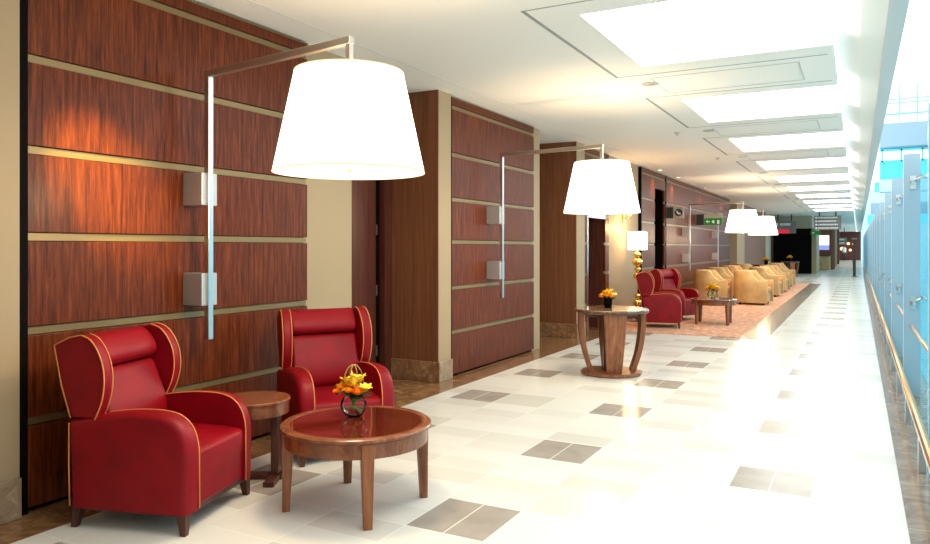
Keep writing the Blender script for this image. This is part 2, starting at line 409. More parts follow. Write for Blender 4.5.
# ---- the dark block closing the left of the corridor and what lies past it
struct('wall_far_block', bx(-4.9, -2.35, 46.5, 50, 0, 2.62), MT['black'])
struct('wall_far_block_top', bx(-4.9, -2.35, 46.6, 50, 2.62, CZ), MT['greige'])
struct('trim_20', bx(-2.35, -2.1, 46.5, 50, 0, 2.62), MT['cream'])
struct('wall_left_10', bx(-5.1, -4.9, 46, 97, 0, CZ), MT['pierwood'])
struct('wall_end', bx(-5.1, .3, 97, 97.3, 0, CZ), MT['doorwood'])
o = thing('advert_lightbox', 'bright blue and white lit picture on the wall past the black block', 'picture', (-2.5, 56, 0))
obj('screen', bx(0, .75, -.02, 0, 1.36, 2.35), emit('advert_white', (.85, .9, 1), 1.6), o)
obj('sea_band', bx(0, .75, -.03, -.021, 1.36, 1.68), emit('advert_blue', (.25, .33, .9), 1.0), o)
struct('wall_far_1', bx(-4.9, -1.5, 56.01, 56.3, 0, CZ), MT['pierwood'])
o = thing('reception_counter', 'tan curved-front counter below the lit picture', 'counter', (-2.1, 55.2, 0))
obj('front', bx(-.6, .45, -.4, .4, 0, .95), MT['tan'], o, bevel=.05)
obj('worktop', bx(-.65, .5, -.45, .45, .95, 1.0), MT['darkwood'], o)
for k, (x0, x1, y, m) in enumerate(((-1.75, -1.45, 58, 'pierwood'), (-1.75, -1.5, 66, 'cream'), (-1.9, -1.5, 74, 'darkwood'))):
    o = obj('column', bx(x0, x1, y, y + .6, 0, CZ), MT[m]); tag(o, ['brown wood column just right of the lit picture', 'narrow cream column past the brown wood column', 'dark wood column farthest down the corridor'][k], 'column')

# ================================================================== CONCOURSE SIDE
struct('floor_atrium', bx(.70, 40, YN, 120, -5.2, -5), plain('atrium_floor', (.25, .55, .62), .3))
# glass fins
FY = [5.82 + 3.08 * k for k in range(0, 26)]
G = 'frosted glass fins along the concourse edge'
proto = None
for k, y in enumerate(FY):
    lab = 'tall blue frosted glass fin with steel brackets, %s to the camera' % nth(k)
    if proto is None:
        r = proto = thing('glass_fin', lab, 'glass fin', (.42, y, 0), 0, G)
        obj('fin_pane', bx(0, .15, -.010, .010, -.25, 2.52), MT['fin'], r)
        obj('fin_edge', bx(-.004, 0, -.012, .012, -.25, 2.52), MT['finedge'], r)
        for z in (.97, 2.22):
            bm = bm_(); add_box(bm, .055, .11, -.03, -.011, z - .07, z + .07)
            add_tube(bm, [(.08, -.03, z), (.1, -.06, z + .02), (.16, -.07, z + .05), (.2, -.03, z + .05)], .012)
            add_lathe(bm, [(.0, z + .045), (.022, z + .045), (.022, z + .075), (0, z + .075)], 10, .17, -.07)
            add_lathe(bm, [(.0, z - .02), (.02, z - .02), (.02, z + .02), (0, z + .02)], 10, .08, -.045)
            obj('bracket', bm, MT['chrome'], r, smooth=True, auto=40)
    else: dup(proto, (.42, y, 0), 0, lab)
# panes behind the fins
for k, y in enumerate(FY[:20]):
    y0 = y - 3.08
    o = obj('glass_balustrade', bx(.66, .672, y0 + .02, y0 + 3.06, -.25, 2.35), MT['pane'])
    tag(o, 'clear blue-tinted balustrade pane behind the %s glass fin from the camera' % ('nearest' if k == 0 else ORD[k]), 'glass pane', 'balustrade panes behind the fins')
# bumper rail with posts
r = thing('bumper_rail', 'long low copper-topped rail on steel posts in front of the glass fins', 'rail', (.386, 0, 0))
bm = bm_(); add_tube(bm, [(0, 1.0, .285), (0, 60, .285)], .026, 12); obj('rail_tube', bm, MT['copper'], r, smooth=True)
obj('rail_base', bx(-.018, .018, 1.0, 60, .225, .262), MT['chrome'], r)
for k in range(38):
    y = 1.25 + 1.555 * k
    bm = bm_(); add_box(bm, -.022, .022, y - .03, y + .03, 0, .23); obj('post', bm, MT['chrome'], r, bevel=.004)
r = thing('handrail', 'slim copper handrail running between the glass fins above the low rail', 'rail', (.49, 0, 0))
for k, y in enumerate(FY[:16]):
    bm = bm_(); add_tube(bm, [(0, y - 3.066, .735), (0, y - .014, .735)], .017, 10); obj('rail_tube', bm, MT['copper'], r, smooth=True)

# atrium glazing seen over the fins
MT['beam'] = plain('bluish_white_steel', (.27, .38, .48), .6)
MT['mull'] = plain('cyan_mullion', (.10, .75, .85), .4)
MT['frost'] = glassy('cyan_glazing', (.88, 1, 1), (.7, .95, 1), .1, .85)
MT['cyanpanel'] = plain('cyan_spandrel', (.10, .62, .70), .5); MT['paleb'] = plain('pale_band', (.55, .72, .76), .6)
def xsec(name, label, cat, y, build):
    r = thing(name, label, cat, (0, y, 0)); build(r); return r
def bridge(r):
    obj('beam', bx(.7, 9, 0, 1.5, 5.12, 5.95), MT['beam'], r)
    obj('spandrel', bx(.7, 9, .6, .7, 4.0, 4.62), MT['cyanpanel'], r)
    for x in (.75, 1.35, 2.0, 2.7, 3.4, 4.1, 5, 6, 7, 8):
        obj('mullion', bx(x, x + .05, .55, .8, 3.6, 5.12), MT['mull'], r)
    for z in (5.03, 4.62): obj('transom', bx(.7, 9, .55, .72, z, z + .07), MT['mull'], r)
    obj('lower_band', bx(.7, 9, .4, 1.2, 3.55, 3.98), MT['paleb'], r)
xsec('glazed_bridge', 'bluish glazed bridge crossing the atrium above the glass fins', 'bridge', 30, bridge)
def truss(r):
    for x in (.85, 1.4, 2.0, 2.6, 3.3, 4): obj('upright', bx(x, x + .03, -.05, 0, 6.2, 7.9), MT['mull'], r)
    for z in (6.7, 7.15, 7.3): obj('crossbar', bx(.6, 9, -.03, .03, z, z + (.05 if z < 7 else .02)), MT['mull'], r)
    obj('glazing', bx(.6, 9, .05, .06, 6.72, 7.5), MT['frost'], r)
xsec('glazing_frame', 'thin cyan glazing frame above the glazed bridge', 'window frame', 33, truss)
for k, (y, z0, z1) in enumerate(((46, 4.6, 5.1), (60, 3.9, 4.7), (80, 3.7, 4.6))):
    o = obj('atrium_beam', bx(.8, 12, y, y + .6, z0, z1), MT['mull'] if k != 1 else MT['beam'])
    tag(o, ['thin cyan roof beam beyond the glazed bridge', 'pale blue roof beam in the middle distance of the atrium', 'cyan roof beam farthest down the atrium'][k], 'beam')
o = obj('atrium_beam', bx(.7, 12, 14.9, 15.1, 7.0, 7.08), MT['mull']); tag(o, 'thin cyan bar crossing the white sky at the top right corner', 'beam')
struct('wall_atrium_end', bx(.3, 30, 108, 108.4, -5, 9), plain('pale_blue_wall', (.5, .7, .75), .6))

# ================================================================== LIGHTS
def dlight(x, y, k):
    pass
def downlight(x, y, lab, power=0, grp='recessed ceiling downlights'):
    r = thing('downlight', lab, 'downlight', (x, y, CZ), 0, grp)
    obj('trim_ring', lathe([(.055, -.001), (.095, -.001), (.095, -.012), (.055, -.006)], 24, cap=False), MT['ceil2'], r, smooth=True)
    obj('lens', lathe([(0, -.004), (.055, -.004)], 24, cap=False), MT['bulb'] if power else MT['nickel'], r)
    if power:
        ld = bpy.data.lights.new('spot', 'SPOT'); ld.energy = power; ld.color = (1, .62, .30); ld.spot_size = math.radians(95); ld.spot_blend = .8; ld.shadow_soft_size = .05
        lo = bpy.data.objects.new('spot', ld); C.objects.link(lo); lo.parent = r; lo.location = (0, 0, -.03)
for k in range(8):
    downlight(-2.02, 8.05 + 3.66 * k, 'small round downlight beside the light coffers, %s to the camera in its row' % nth(k), 0)
YW = [17.2, 19.2, 23, 27, 31, 35, 40]  # added row of warm lamps for the orange glow on the far panels
for k, y in enumerate(YW):
    downlight(-4.08, y, 'added warm downlight close to the wood wall, %s to the camera in its row' % nth(k), DOWN, 'added warm downlights along the wood wall')
for k, y in enumerate((11.7, 15.4)):
    o = obj('sprinkler', lathe([(0, 0), (.045, 0), (.045, -.012), (.015, -.02), (.015, -.045), (0, -.045)], 16), MT['nickel'], smooth=True); o.location = (-2.5, y, CZ)
    tag(o, ['small round ceiling sprinkler nearer the camera', 'small round ceiling sprinkler farther from the camera'][k], 'sprinkler')
for k in range(3):
    r = thing('ceiling_hatch', 'flush rectangular ceiling hatch between light coffers, %s to the camera' % nth(k), 'hatch', (-1.25, 8.2 + P * k, CZ - .001), 0, 'ceiling hatches between the coffers')
    bm = bm_()
    for a in ((-.7, .75, -.42, -.405), (-.7, .75, .43, .445), (-.7, -.685, -.42, .445), (.735, .75, -.42, .445)): add_box(bm, a[0], a[1], a[2], a[3], -.003, 0)
    obj('frame', bm, MT['ceil2'], r)

r = thing('added_spotlight', 'added warm spotlight out of view, casting the orange patch on the nearest wood panel', 'spotlight', (-2.9, 1.9, CZ - .001))  # added fixture out of view, there only for its orange pool of light
obj('housing', lathe([(.045, 0), (.05, -.05), (.04, -.055), (.036, -.01)], 24, cap=False), MT['ceil2'], r, smooth=True)
obj('lens', lathe([(0, -.02), (.036, -.02)], 20, cap=False), MT['bulb'], r)
ld = bpy.data.lights.new('spot', 'SPOT'); ld.energy = 900; ld.color = (1, .74, .10); ld.spot_size = math.radians(22); ld.spot_blend = 1; ld.shadow_soft_size = .03
lo = bpy.data.objects.new('spot', ld); C.objects.link(lo); lo.parent = r; lo.location = (0, 0, -.06)
lo.rotation_euler = (Vector((-4.25, 3.02, 1.98)) - Vector((-2.9, 1.9, CZ - .06))).to_track_quat('-Z', 'Y').to_euler()

def point(parent, loc, e, col=(1, .66, .33), rad=.06):
    ld = bpy.data.lights.new('bulb_light', 'POINT'); ld.energy = e; ld.color = col; ld.shadow_soft_size = rad
    lo = bpy.data.objects.new('bulb_light', ld); C.objects.link(lo); lo.parent = parent; lo.location = loc

# ---- wall mounted arc lamps
def wall_lamp(y, label, dz=0, power=42):
    r = thing('wall_lamp', label, 'wall lamp', (-4.25, y, 0), 0, 'large shaded wall lamps')
    obj('pole', bx(.17, .215, -.022, .022, .895, 2.815 - dz), MT['chrome'], r, bevel=.003)
    for z in (1.25, 1.96):
        obj('wall_bracket', bx(.002, .195, -.065, .075, z - .115, z + .115), MT['silver'], r, bevel=.005)
    # arm swings 8.6 degrees towards the entrance
    L = 1.42; a = math.radians(-8.6); e = Vector((.19 + L * math.cos(a), L * math.sin(a), 0))
    M = Matrix.Translation((.19, 0, 0)) @ Matrix.Rotation(a, 4, 'Z')
    bm = bm_(); add_box(bm, -.02, L + .02, -.022, .022, 2.77 - dz, 2.815 - dz, M); obj('arm', bm, MT['nickel'], r, bevel=.003)
    M2 = Matrix.Translation(e) @ Matrix.Rotation(a, 4, 'Z')
    bm = bm_(); add_box(bm, -.016, .016, -.016, .016, 2.12 - dz, 2.77 - dz, M2); obj('drop_rod', bm, MT['nickel'], r)
    n = 64
    bm = bm_(); add_lathe(bm, [(.445, 2.01 - dz), (.32, 2.60 - dz)], n, e.x, e.y, cap=False); obj('lamp_shade', bm, MT['shade'], r, smooth=True)
    for pr in ([(.448, 2.006 - dz), (.4455, 2.018 - dz)], [(.3215, 2.595 - dz), (.322, 2.602 - dz)]):
        bm = bm_(); add_lathe(bm, pr, n, e.x, e.y, cap=False); obj('shade_hem', bm, MT['shadeedge'], r)
    bm = bm_(); add_lathe(bm, [(0, 2.035 - dz), (.435, 2.035 - dz)], n, e.x, e.y, cap=False); obj('diffuser', bm, MT['shade'], r)
    bm = bm_(); add_lathe(bm, [(0, 2.0 - dz), (.012, 2.005 - dz), (.016, 2.02 - dz), (.01, 2.034 - dz), (0, 2.034 - dz)], 16, e.x, e.y, cap=False); obj('finial', bm, MT['gold'], r, smooth=True)
    point(r, (e.x, e.y, 2.42 - dz), power); point(r, (e.x, e.y, 1.93 - dz), 42, (1, .72, .42), .12)
    return r
wall_lamp(3.70, 'large white-shaded wall lamp on a chrome pole above the nearest red armchairs', .018)
wall_lamp(8.54, 'large white-shaded wall lamp reaching over the round console table', .055)
wall_lamp(20.5, 'distant white-shaded wall lamp, the left one of the overlapping pair', .08)
wall_lamp(25.1, 'distant white-shaded wall lamp, the right one of the overlapping pair', .08)

# ---- wall sconce and floor lamp
r = thing('wall_sconce', 'small gold wall sconce on the cream wall behind the console table', 'sconce', (-4.29, 14.9, .06))
obj('back_plate', bx(0, .02, -.05, .05, 1.98, 2.2), MT['gold'], r, bevel=.005)
bm = bm_(); add_tube(bm, [(.02, 0, 2.1), (.08, 0, 2.06), (.13, 0, 2.12)], .012); obj('arm', bm, MT['gold'], r, smooth=True)
bm = bm_(); add_lathe(bm, [(.0, 2.12), (.045, 2.14), (.05, 2.26), (.035, 2.32), (0, 2.33)], 20, .13, 0); obj('lamp_shade', bm, emit('sconce_glow', (1, .6, .2), 2.2), r, smooth=True)
point(r, (.22, -.25, 1.86), 24, (1, .5, .14), .04)

r = thing('floor_lamp', 'gold ball-stem floor lamp with a square white shade behind the far red armchair', 'floor lamp', (-4.02, 15.0, 0))
obj('base', lathe([(0, 0), (.17, 0), (.17, .02), (.05, .035), (0, .035)], 32), MT['darkwood'], r, smooth=True, auto=40)
bm = bm_(); add_tube(bm, [(0, 0, .03), (0, 0, 1.62)], .014); obj('pole', bm, MT['gold'], r, smooth=True)
for z, rr in ((.12, .08), (.40, .09), (.54, .065), (.95, .09), (1.09, .07), (1.24, .11), (1.39, .075)):
    bm = bm_(); add_lathe(bm, [(rr * math.sin(PI * i / 10), z - rr * .85 * math.cos(PI * i / 10)) for i in range(11)], 24, cap=False); obj('ball', bm, MT['gold'], r, smooth=True)
bm = bm_(); add_tapered(bm, (0, 0), .165, 1.49, (0, 0), .16, 1.87)
for f in [f for f in bm.faces if abs(f.normal.z) > .9]: pass
obj('lamp_shade', bm, MT['shade'], r, bevel=.01)
point(r, (0, 0, 1.35), 8, (1, .6, .25)); point(r, (0.0, 0, 2.0), 8, (1, .6, .25))

# ================================================================== FURNITURE
def arc(cx, cz, rx, rz, a0, a1, n=8):
    return [(cx + rx * math.cos(math.radians(a0 + (a1 - a0) * k / n)), cz + rz * math.sin(math.radians(a0 + (a1 - a0) * k / n))) for k in range(n + 1)]
def smoothline(pts, n=5):     # Catmull-Rom through (x,z) points
    out = []
    for i in range(len(pts) - 1):
        p0 = pts[max(i - 1, 0)]; p1 = pts[i]; p2 = pts[i + 1]; p3 = pts[min(i + 2, len(pts) - 1)]
        for k in range(n):
            t = k / n
            out.append(tuple(.5 * (2 * p1[j] + (p2[j] - p0[j]) * t + (2 * p0[j] - 5 * p1[j] + 4 * p2[j] - p3[j]) * t * t + (3 * p1[j] - p0[j] - 3 * p2[j] + p3[j]) * t ** 3) for j in range(len(p1))))
    out.append(tuple(pts[-1])); return out
def armchair(label, loc, rz, group):
    r = thing('wing_armchair', label, 'armchair', loc, rz, group)
    armtop = smoothline([(-.375, .585), (-.2, .62), (0, .645), (.17, .645), (.27, .62), (.335, .56), (.365, .47), (.37, .38)], 4)
    armprof = armtop + [(.365, .115), (-.36, .115), (-.365, .35)]
    wingfront = smoothline([(-.205, .60), (-.16, .70), (-.142, .80), (-.152, .90), (-.19, .985), (-.24, 1.04), (-.30, 1.062)], 4)
    wingprof = wingfront + [(-.38, 1.045), (-.477, 1.0), (-.43, .78), (-.37, .60)]
    for s in (-1, 1):
        # arm lofted across its width: sharp piped inner edge, well rounded outer edge
        bm = bm_(); rings = []
        for yy, ins in ((.252, 0), (.305, 0), (.33, .004), (.348, .013), (.358, .028), (.361, .05)):
            rings.append([bm.verts.new((x * (1 - ins / .37), s * yy, z - max(0, z - .3) / .35 * ins)) for x, z in armprof])
        n_ = len(armprof)
        for a, b in zip(rings, rings[1:]):
            for i in range(n_): bm.faces.new((a[i], a[(i + 1) % n_], b[(i + 1) % n_], b[i]))
        bm.faces.new(rings[0]); bm.faces.new(rings[-1])
        a = obj('armrest', bm, MT['red'], r, smooth=True, auto=60)
        bm = bm_(); add_tube(bm, [(x, s * .254, z + .002) for x, z in armtop] + [(.372, s * .254, .12)], .0042, 6); obj('piping', bm, MT['piping'], a, smooth=True)
        bm = bm_(); add_tube(bm, [(-.372, s * .345, .575), (-.368, s * .352, .35), (-.362, s * .352, .12)], .0042, 6); obj('piping', bm, MT['piping'], a, smooth=True)
        y0, y1 = (.268, .332) if s > 0 else (-.332, -.268)
        wg = prism(wingprof, y0, y1)
        for v in wg.verts:      # wings lean outwards a little at the front
            v.co.y += s * max(0, v.co.x + .36) * .10
        a = obj('wing', wg, MT['red'], r, bevel=.012, seg=3, smooth=True, auto=50)
        for yy in (y0, y1):
            q = .003 if yy == y1 else -.003
            outer = (yy == y1) == (s > 0)
            line = wingfront + ([(-.38, 1.047), (-.477, 1.002), (-.43, .78), (-.372, .60)] if outer else [])
            bm = bm_(); add_tube(bm, [(x, yy + q + s * max(0, x + .36) * .10, z) for x, z in line], .0042, 6); obj('piping', bm, MT['piping'], a, smooth=True)
    # back shell, back cushion, head cushion
    obj('back_shell', prism([(-.28, .12), (-.355, .12), (-.365, .58), (-.43, .80), (-.47, .985), (-.40, 1.0), (-.33, .75), (-.28, .45)], -.275, .275), MT['red'], r, bevel=.015, seg=3, smooth=True, auto=50)
    obj('back_cushion', prism(smoothline([(-.25, .44), (-.175, .47), (-.17, .60), (-.225, .75), (-.27, .845), (-.32, .85)], 3) + [(-.37, .86), (-.29, .45)], -.264, .264), MT['red'], r, bevel=.02, seg=3, smooth=True, auto=50)
    obj('head_cushion', prism(smoothline([(-.33, .862), (-.27, .865), (-.24, .91), (-.258, .97), (-.31, 1.03), (-.37, 1.05), (-.43, 1.02)], 3) + [(-.40, .9)], -.264, .264), MT['red'], r, bevel=.02, seg=3, smooth=True, auto=50)
    obj('seat_cushion', prism(smoothline([(-.25, .33), (-.24, .445), (.0, .455), (.25, .448), (.345, .43), (.358, .38), (.355, .30)], 3) + [(.35, .13), (-.2, .13)], -.256, .256), MT['red'], r, bevel=.012, seg=3, smooth=True, auto=50)
    obj('base', bx(-.33, .34, -.34, .34, .10, .14), MT['darkwood'], r)
    for sx in (-1, 1):
        for sy in (-1, 1):
            bm = bm_(); add_tapered(bm, (sx * .335 - .005, sy * .335), .017, 0, (sx * .32, sy * .325), .028, .116); obj('leg', bm, MT['darkwood'], r, bevel=.003)
    return r
RA = math.radians
ch = armchair('red leather wing armchair in the left foreground facing the round table', (-3.593, 2.96, 0), RA(16.5), 'red wing armchairs')
dup(ch, (-3.535, 4.45, 0), RA(-34.5), 'red leather wing armchair behind the flower vase, beside the door recess')
dup(ch, (-3.36, 14.30, .012), RA(12), 'far red wing armchair seen from its side, in front of the floor lamp')
dup(ch, (-3.42, 15.95, .012), RA(-22), 'far red wing armchair with its seat facing us, behind the side-on one')

def coffee_table(label, loc, rz):
    r = thing('coffee_table', label, 'coffee table', loc, rz, 'round walnut coffee tables')
    bm = lathe([(.39, .475), (.39, .478), (.395, .4995), (.40, .50), (.44, .50), (.45, .492), (.45, .478), (.44, .470), (.36, .470)], 72, cap=False)
    obj('top_rim', bm, MT['topwood'], r, smooth=True, auto=40)
    obj('top_inlay', lathe([(0, .472), (.394, .472), (.394, .4975), (0, .4975)], 72, cap=False), MT['inlay'], r, smooth=True, auto=40)
    obj('apron', lathe([(.405, .385), (.428, .385), (.428, .470), (.405, .470), (.405, .385)], 72, cap=False), MT['topwood'], r, smooth=True, auto=40)
    for k in range(4):
        a = PI / 4 + k * PI / 2; ca, sa = math.cos(a), math.sin(a)
        bm = bm_(); add_tapered(bm, (.415, 0), (.022, .024), 0, (.402, 0), (.034, .038), .469)
        for v in bm.verts: v.co = Matrix.Rotation(a, 3, 'Z') @ v.co
        obj('leg', bm, MT['tablewood'], r, bevel=.004)
    return r
ct = coffee_table('round walnut coffee table with glossy red-brown top in the foreground', (-2.665, 3.57, 0), 0)
dup(ct, (-2.56, 15.3, .012), RA(4), 'distant round dark coffee table on the carpet by the far red armchairs')

def side_table():
    r = thing('side_table', 'small round walnut side table between the two nearest armchairs', 'side table', (-3.565, 3.645, 0), RA(28))
    obj('top', lathe([(0, .54), (.228, .54), (.235, .534), (.235, .525), (.228, .52), (0, .52)], 56, cap=False), MT['topwood'], r, smooth=True, auto=40)
    obj('apron', lathe([(0, .44), (.222, .44), (.226, .446), (.226, .52), (0, .52)], 56, cap=False), MT['topwood'], r, smooth=True, auto=40)
    obj('column', bx(.12, .17, -.05, .05, .035, .44), MT['darkwood'], r, bevel=.004)
    bm = bm_(); add_box(bm, -.2, .19, -.04, .04, 0, .035); obj('foot', bm, MT['darkwood'], r, bevel=.004)
    obj('foot', bx(.11, .18, -.2, .2, .0, .035), MT['darkwood'], r, bevel=.004)
side_table()

MT['blackmarble'] = marble('brown_speckled_marble', [(.35, (.06, .035, .02)), (.55, (.16, .09, .05)), (.7, (.35, .24, .15))], 22, .12)
def console(label, loc, rz, group='round pedestal console tables'):
    r = thing('console_table', label, 'console table', loc, rz, group)
    obj('top', lathe([(0, .80), (.44, .80), (.45, .79), (.45, .765), (.435, .755), (0, .755)], 64, cap=False), MT['blackmarble'], r, smooth=True, auto=40)
    obj('top_frame', lathe([(0, .70), (.30, .70), (.36, .755), (0, .755)], 48, cap=False), MT['darkwood'], r, smooth=True, auto=40)
    obj('column', bx(-.10, .10, -.10, .10, .045, .70), MT['darkwood'], r)
    prof = smoothline([(.395, .755), (.40, .62), (.385, .45), (.35, .26), (.30, .10), (.285, .045)], 3)
    for k in range(4):
        bm = bm_(); L = []
        for x, z in prof:
            hw = .085 + .05 * (z / .755)
            L.append([bm.verts.new(p) for p in ((x - .06, -hw, z), (x, -hw, z), (x, hw, z), (x - .06, hw, z))])
        bm.faces.new(L[0]); bm.faces.new(L[-1])
        for a, b in zip(L, L[1:]):
            for i in range(4): bm.faces.new((a[i], a[(i + 1) % 4], b[(i + 1) % 4], b[i]))
        for v in bm.verts: v.co = Matrix.Rotation(k * PI / 2, 3, 'Z') @ v.co
        obj('leg', bm, MT['tablewood'], r, bevel=.003)
    bm = bm_(); add_lathe(bm, [(0, 0), (.355, 0), (.37, .012), (.37, .038), (.35, .045), (0, .045)], 12, cap=False); obj('base', bm, MT['tablewood'], r, bevel=.002)
    return r
co = console('round pedestal table with brown marble top standing on the cream tiles', (-2.66, 8.72, 0), RA(-66))
dup(co, (-3.5, 33.2, .012), RA(-68), 'distant round pedestal table behind the rows of tub chairs')
dup(co, (-3.1, 41.3, 0), RA(-68), 'distant round pedestal table in front of the black block')

# ---- flowers
def petal_flower(bm, c, s, n=6, up=.9, seed=0):
    rnd = random.Random(seed); c = Vector(c)
    tilt = Matrix.Rotation(rnd.uniform(-.6, .6), 3, 'X') @ Matrix.Rotation(rnd.uniform(-.6, .6), 3, 'Y')
    for k in range(n):
        a = 2 * PI * k / n + rnd.random() * .3
        R = tilt @ Matrix.Rotation(a, 3, 'Z')
        rows = []
        for t, wd, h in ((.05, .10, 0), (.35, .30, .42), (.7, .34, .75), (1.0, .05, .95 if k % 2 else .8)):
            rows.append([bm.verts.new(c + s * (R @ Vector((t * (1 if t < .9 else 1.05), b * wd, h * up - abs(b) * .0 + (.08 if b else 0))))) for b in (-1, 0, 1)])
        for p, q in zip(rows, rows[1:]):
            for i in range(2): bm.faces.new((p[i], p[i + 1], q[i + 1], q[i]))
def rose(bm, c, s, seed=0):
    rnd = random.Random(seed); c = Vector(c)
    for lay, (rr, hh, n) in enumerate(((.25, .9, 3), (.5, .85, 4), (.8, .7, 5), (1.0, .5, 6))):
        for k in range(n):
            a0 = 2 * PI * k / n + lay * .7 + rnd.random() * .2; span = 2 * PI / n * .65
            rows = []
            for t in (0, .5, 1):
                row = []
                for b in (-1, 0, 1):
                    a = a0 + b * span * (1 - .3 * (t == 1)); r_ = rr * (.25 + .75 * math.sin(t * PI / 2)) * (1.08 if t == 1 and lay > 1 else 1)
                    row.append(bm.verts.new(c + s * Vector((r_ * math.cos(a), r_ * math.sin(a), hh * t * (1 if b == 0 else .93)))))
                rows.append(row)
            for p, q in zip(rows, rows[1:]):
                for i in range(2): bm.faces.new((p[i], p[i + 1], q[i + 1], q[i]))
def arrangement(label, loc, s, dark=False, loops=True, name='flower_vase'):
    r = thing(name, label, 'flower vase', loc, 0, 'vases of yellow and orange flowers')
    R = .078 * s; cz = .07 * s
    prof = [(.0, .002), (.035 * s, .002)] + [(R * math.sin(a), cz - R * .95 * math.cos(a)) for a in [PI * t / 14 for t in range(3, 12)]]
    prof = [(x, max(.002, z)) for x, z in prof]; prof.append((.048 * s, prof[-1][1] + .006 * s))
    if dark: prof = [(0, .002), (.05 * s, .002), (.06 * s, .13 * s), (.052 * s, .13 * s)]
    obj('vase', lathe(prof, 36, cap=False), MT['glass'] if not dark else MT['black'], r, smooth=True)
    if not dark:
        rw = R * .93; obj('water', lathe([(0, .006), (.03 * s, .006)] + [(rw * math.sin(a), cz - rw * .93 * math.cos(a)) for a in [PI * t / 14 for t in range(3, 9)]] + [(0, cz - rw * .93 * math.cos(PI * 8 / 14))], 30, cap=False), MT['water'], r, smooth=True)
        bm = bm_()
        for k in range(7):
            a = k * .9; add_tube(bm, [(.05 * s * math.cos(a), .05 * s * math.sin(a), .03 * s + .004 * k * s), (.0, .0, .06 * s), (-.03 * s * math.cos(a + .4), -.03 * s * math.sin(a + .4), .13 * s)], .0035 * s, 6)
        obj('stems', bm, MT['stem'], r, smooth=True)
    z0 = .135 * s
    bm = bm_(); rnd = random.Random(3)
    for k in range(26):
        a = 2 * PI * k / 26 + rnd.random() * .3; L = rnd.uniform(.06, .105) * s; zz = z0 + rnd.uniform(-.01, .03) * s
        R3 = Matrix.Rotation(a, 3, 'Z'); rows = []
        for t, wd, h in ((0, .2, 0), (.4, 1, .1), (.8, .8, .0), (1.1, .05, -.15)):
            rows.append([bm.verts.new(Vector((0, 0, zz)) + R3 @ Vector((t * L, b * wd * .018 * s, h * L + (0 if b else -.004 * s)))) for b in (-1, 0, 1)])
        for p, q in zip(rows, rows[1:]):
            for i in range(2): bm.faces.new((p[i], p[i + 1], q[i + 1], q[i]))
    obj('foliage', bm, MT['leaf'], r)
    spots = [(.045, -.01, .02, 'o'), (-.045, -.025, .02, 'o'), (.005, -.055, .015, 'o'), (.02, .05, .02, 'o'), (-.068, -.02, .012, 'y'), (.075, .01, .015, 'y'), (-.03, .04, .045, 'y'),
             (.03, -.03, .05, 'y'), (-.012, -.01, .075, 'y'), (-.035, -.02, .055, 'y'), (.03, .03, .065, 'y'), (.06, -.045, .008, 'o'), (-.06, .05, .012, 'o'), (-.075, -.045, .0, 'o'), (.0, -.02, .045, 'o')]
    for k, (x, y, z, c) in enumerate(spots):
        bm = bm_()
        if c == 'o': rose(bm, (x * s, y * s, z0 + z * s), .038 * s, k); obj('rose', bm, MT['orangep'] if k % 2 else MT['amberp'], r, smooth=True)
        else: petal_flower(bm, (x * s, y * s, z0 + z * s), .040 * s, 6, 1.25, k); obj('lily', bm, MT['yellow'], r, smooth=True)
    if loops:
        bm = bm_()
        for k in range(4):
            a = k * PI / 4 + .3; cx, cy = .0, 0
            add_tube(bm, [(.062 * s * math.cos(t) * math.cos(a), .062 * s * math.cos(t) * math.sin(a), z0 + .06 * s + .115 * s * math.sin(t)) for t in [PI * i / 16 for i in range(17)]], .0016 * s, 5)
        obj('reed_loops', bm, MT['grass'], r, smooth=True)
    return r
arrangement('glass globe vase of yellow lilies and orange roses on the foreground coffee table', (-2.755, 3.66, .4985), 1.04)
arrangement('small dark pot of yellow and orange flowers on the round marble-topped table', (-2.72, 8.78, .7995), .92, dark=True, loops=False, name='flower_pot')
arrangement('glass vase of yellow flowers on the distant coffee table', (-2.60, 15.42, .511), 1.25, loops=False)
arrangement('dark pot of orange flowers on the pedestal table behind the tub chairs', (-3.42, 33.2, .8115), 1.3, dark=True, loops=False, name='flower_pot')
arrangement('dark pot of flowers on the pedestal table before the black block', (-3.12, 41.3, .7995), 1.3, dark=True, loops=False, name='flower_pot')

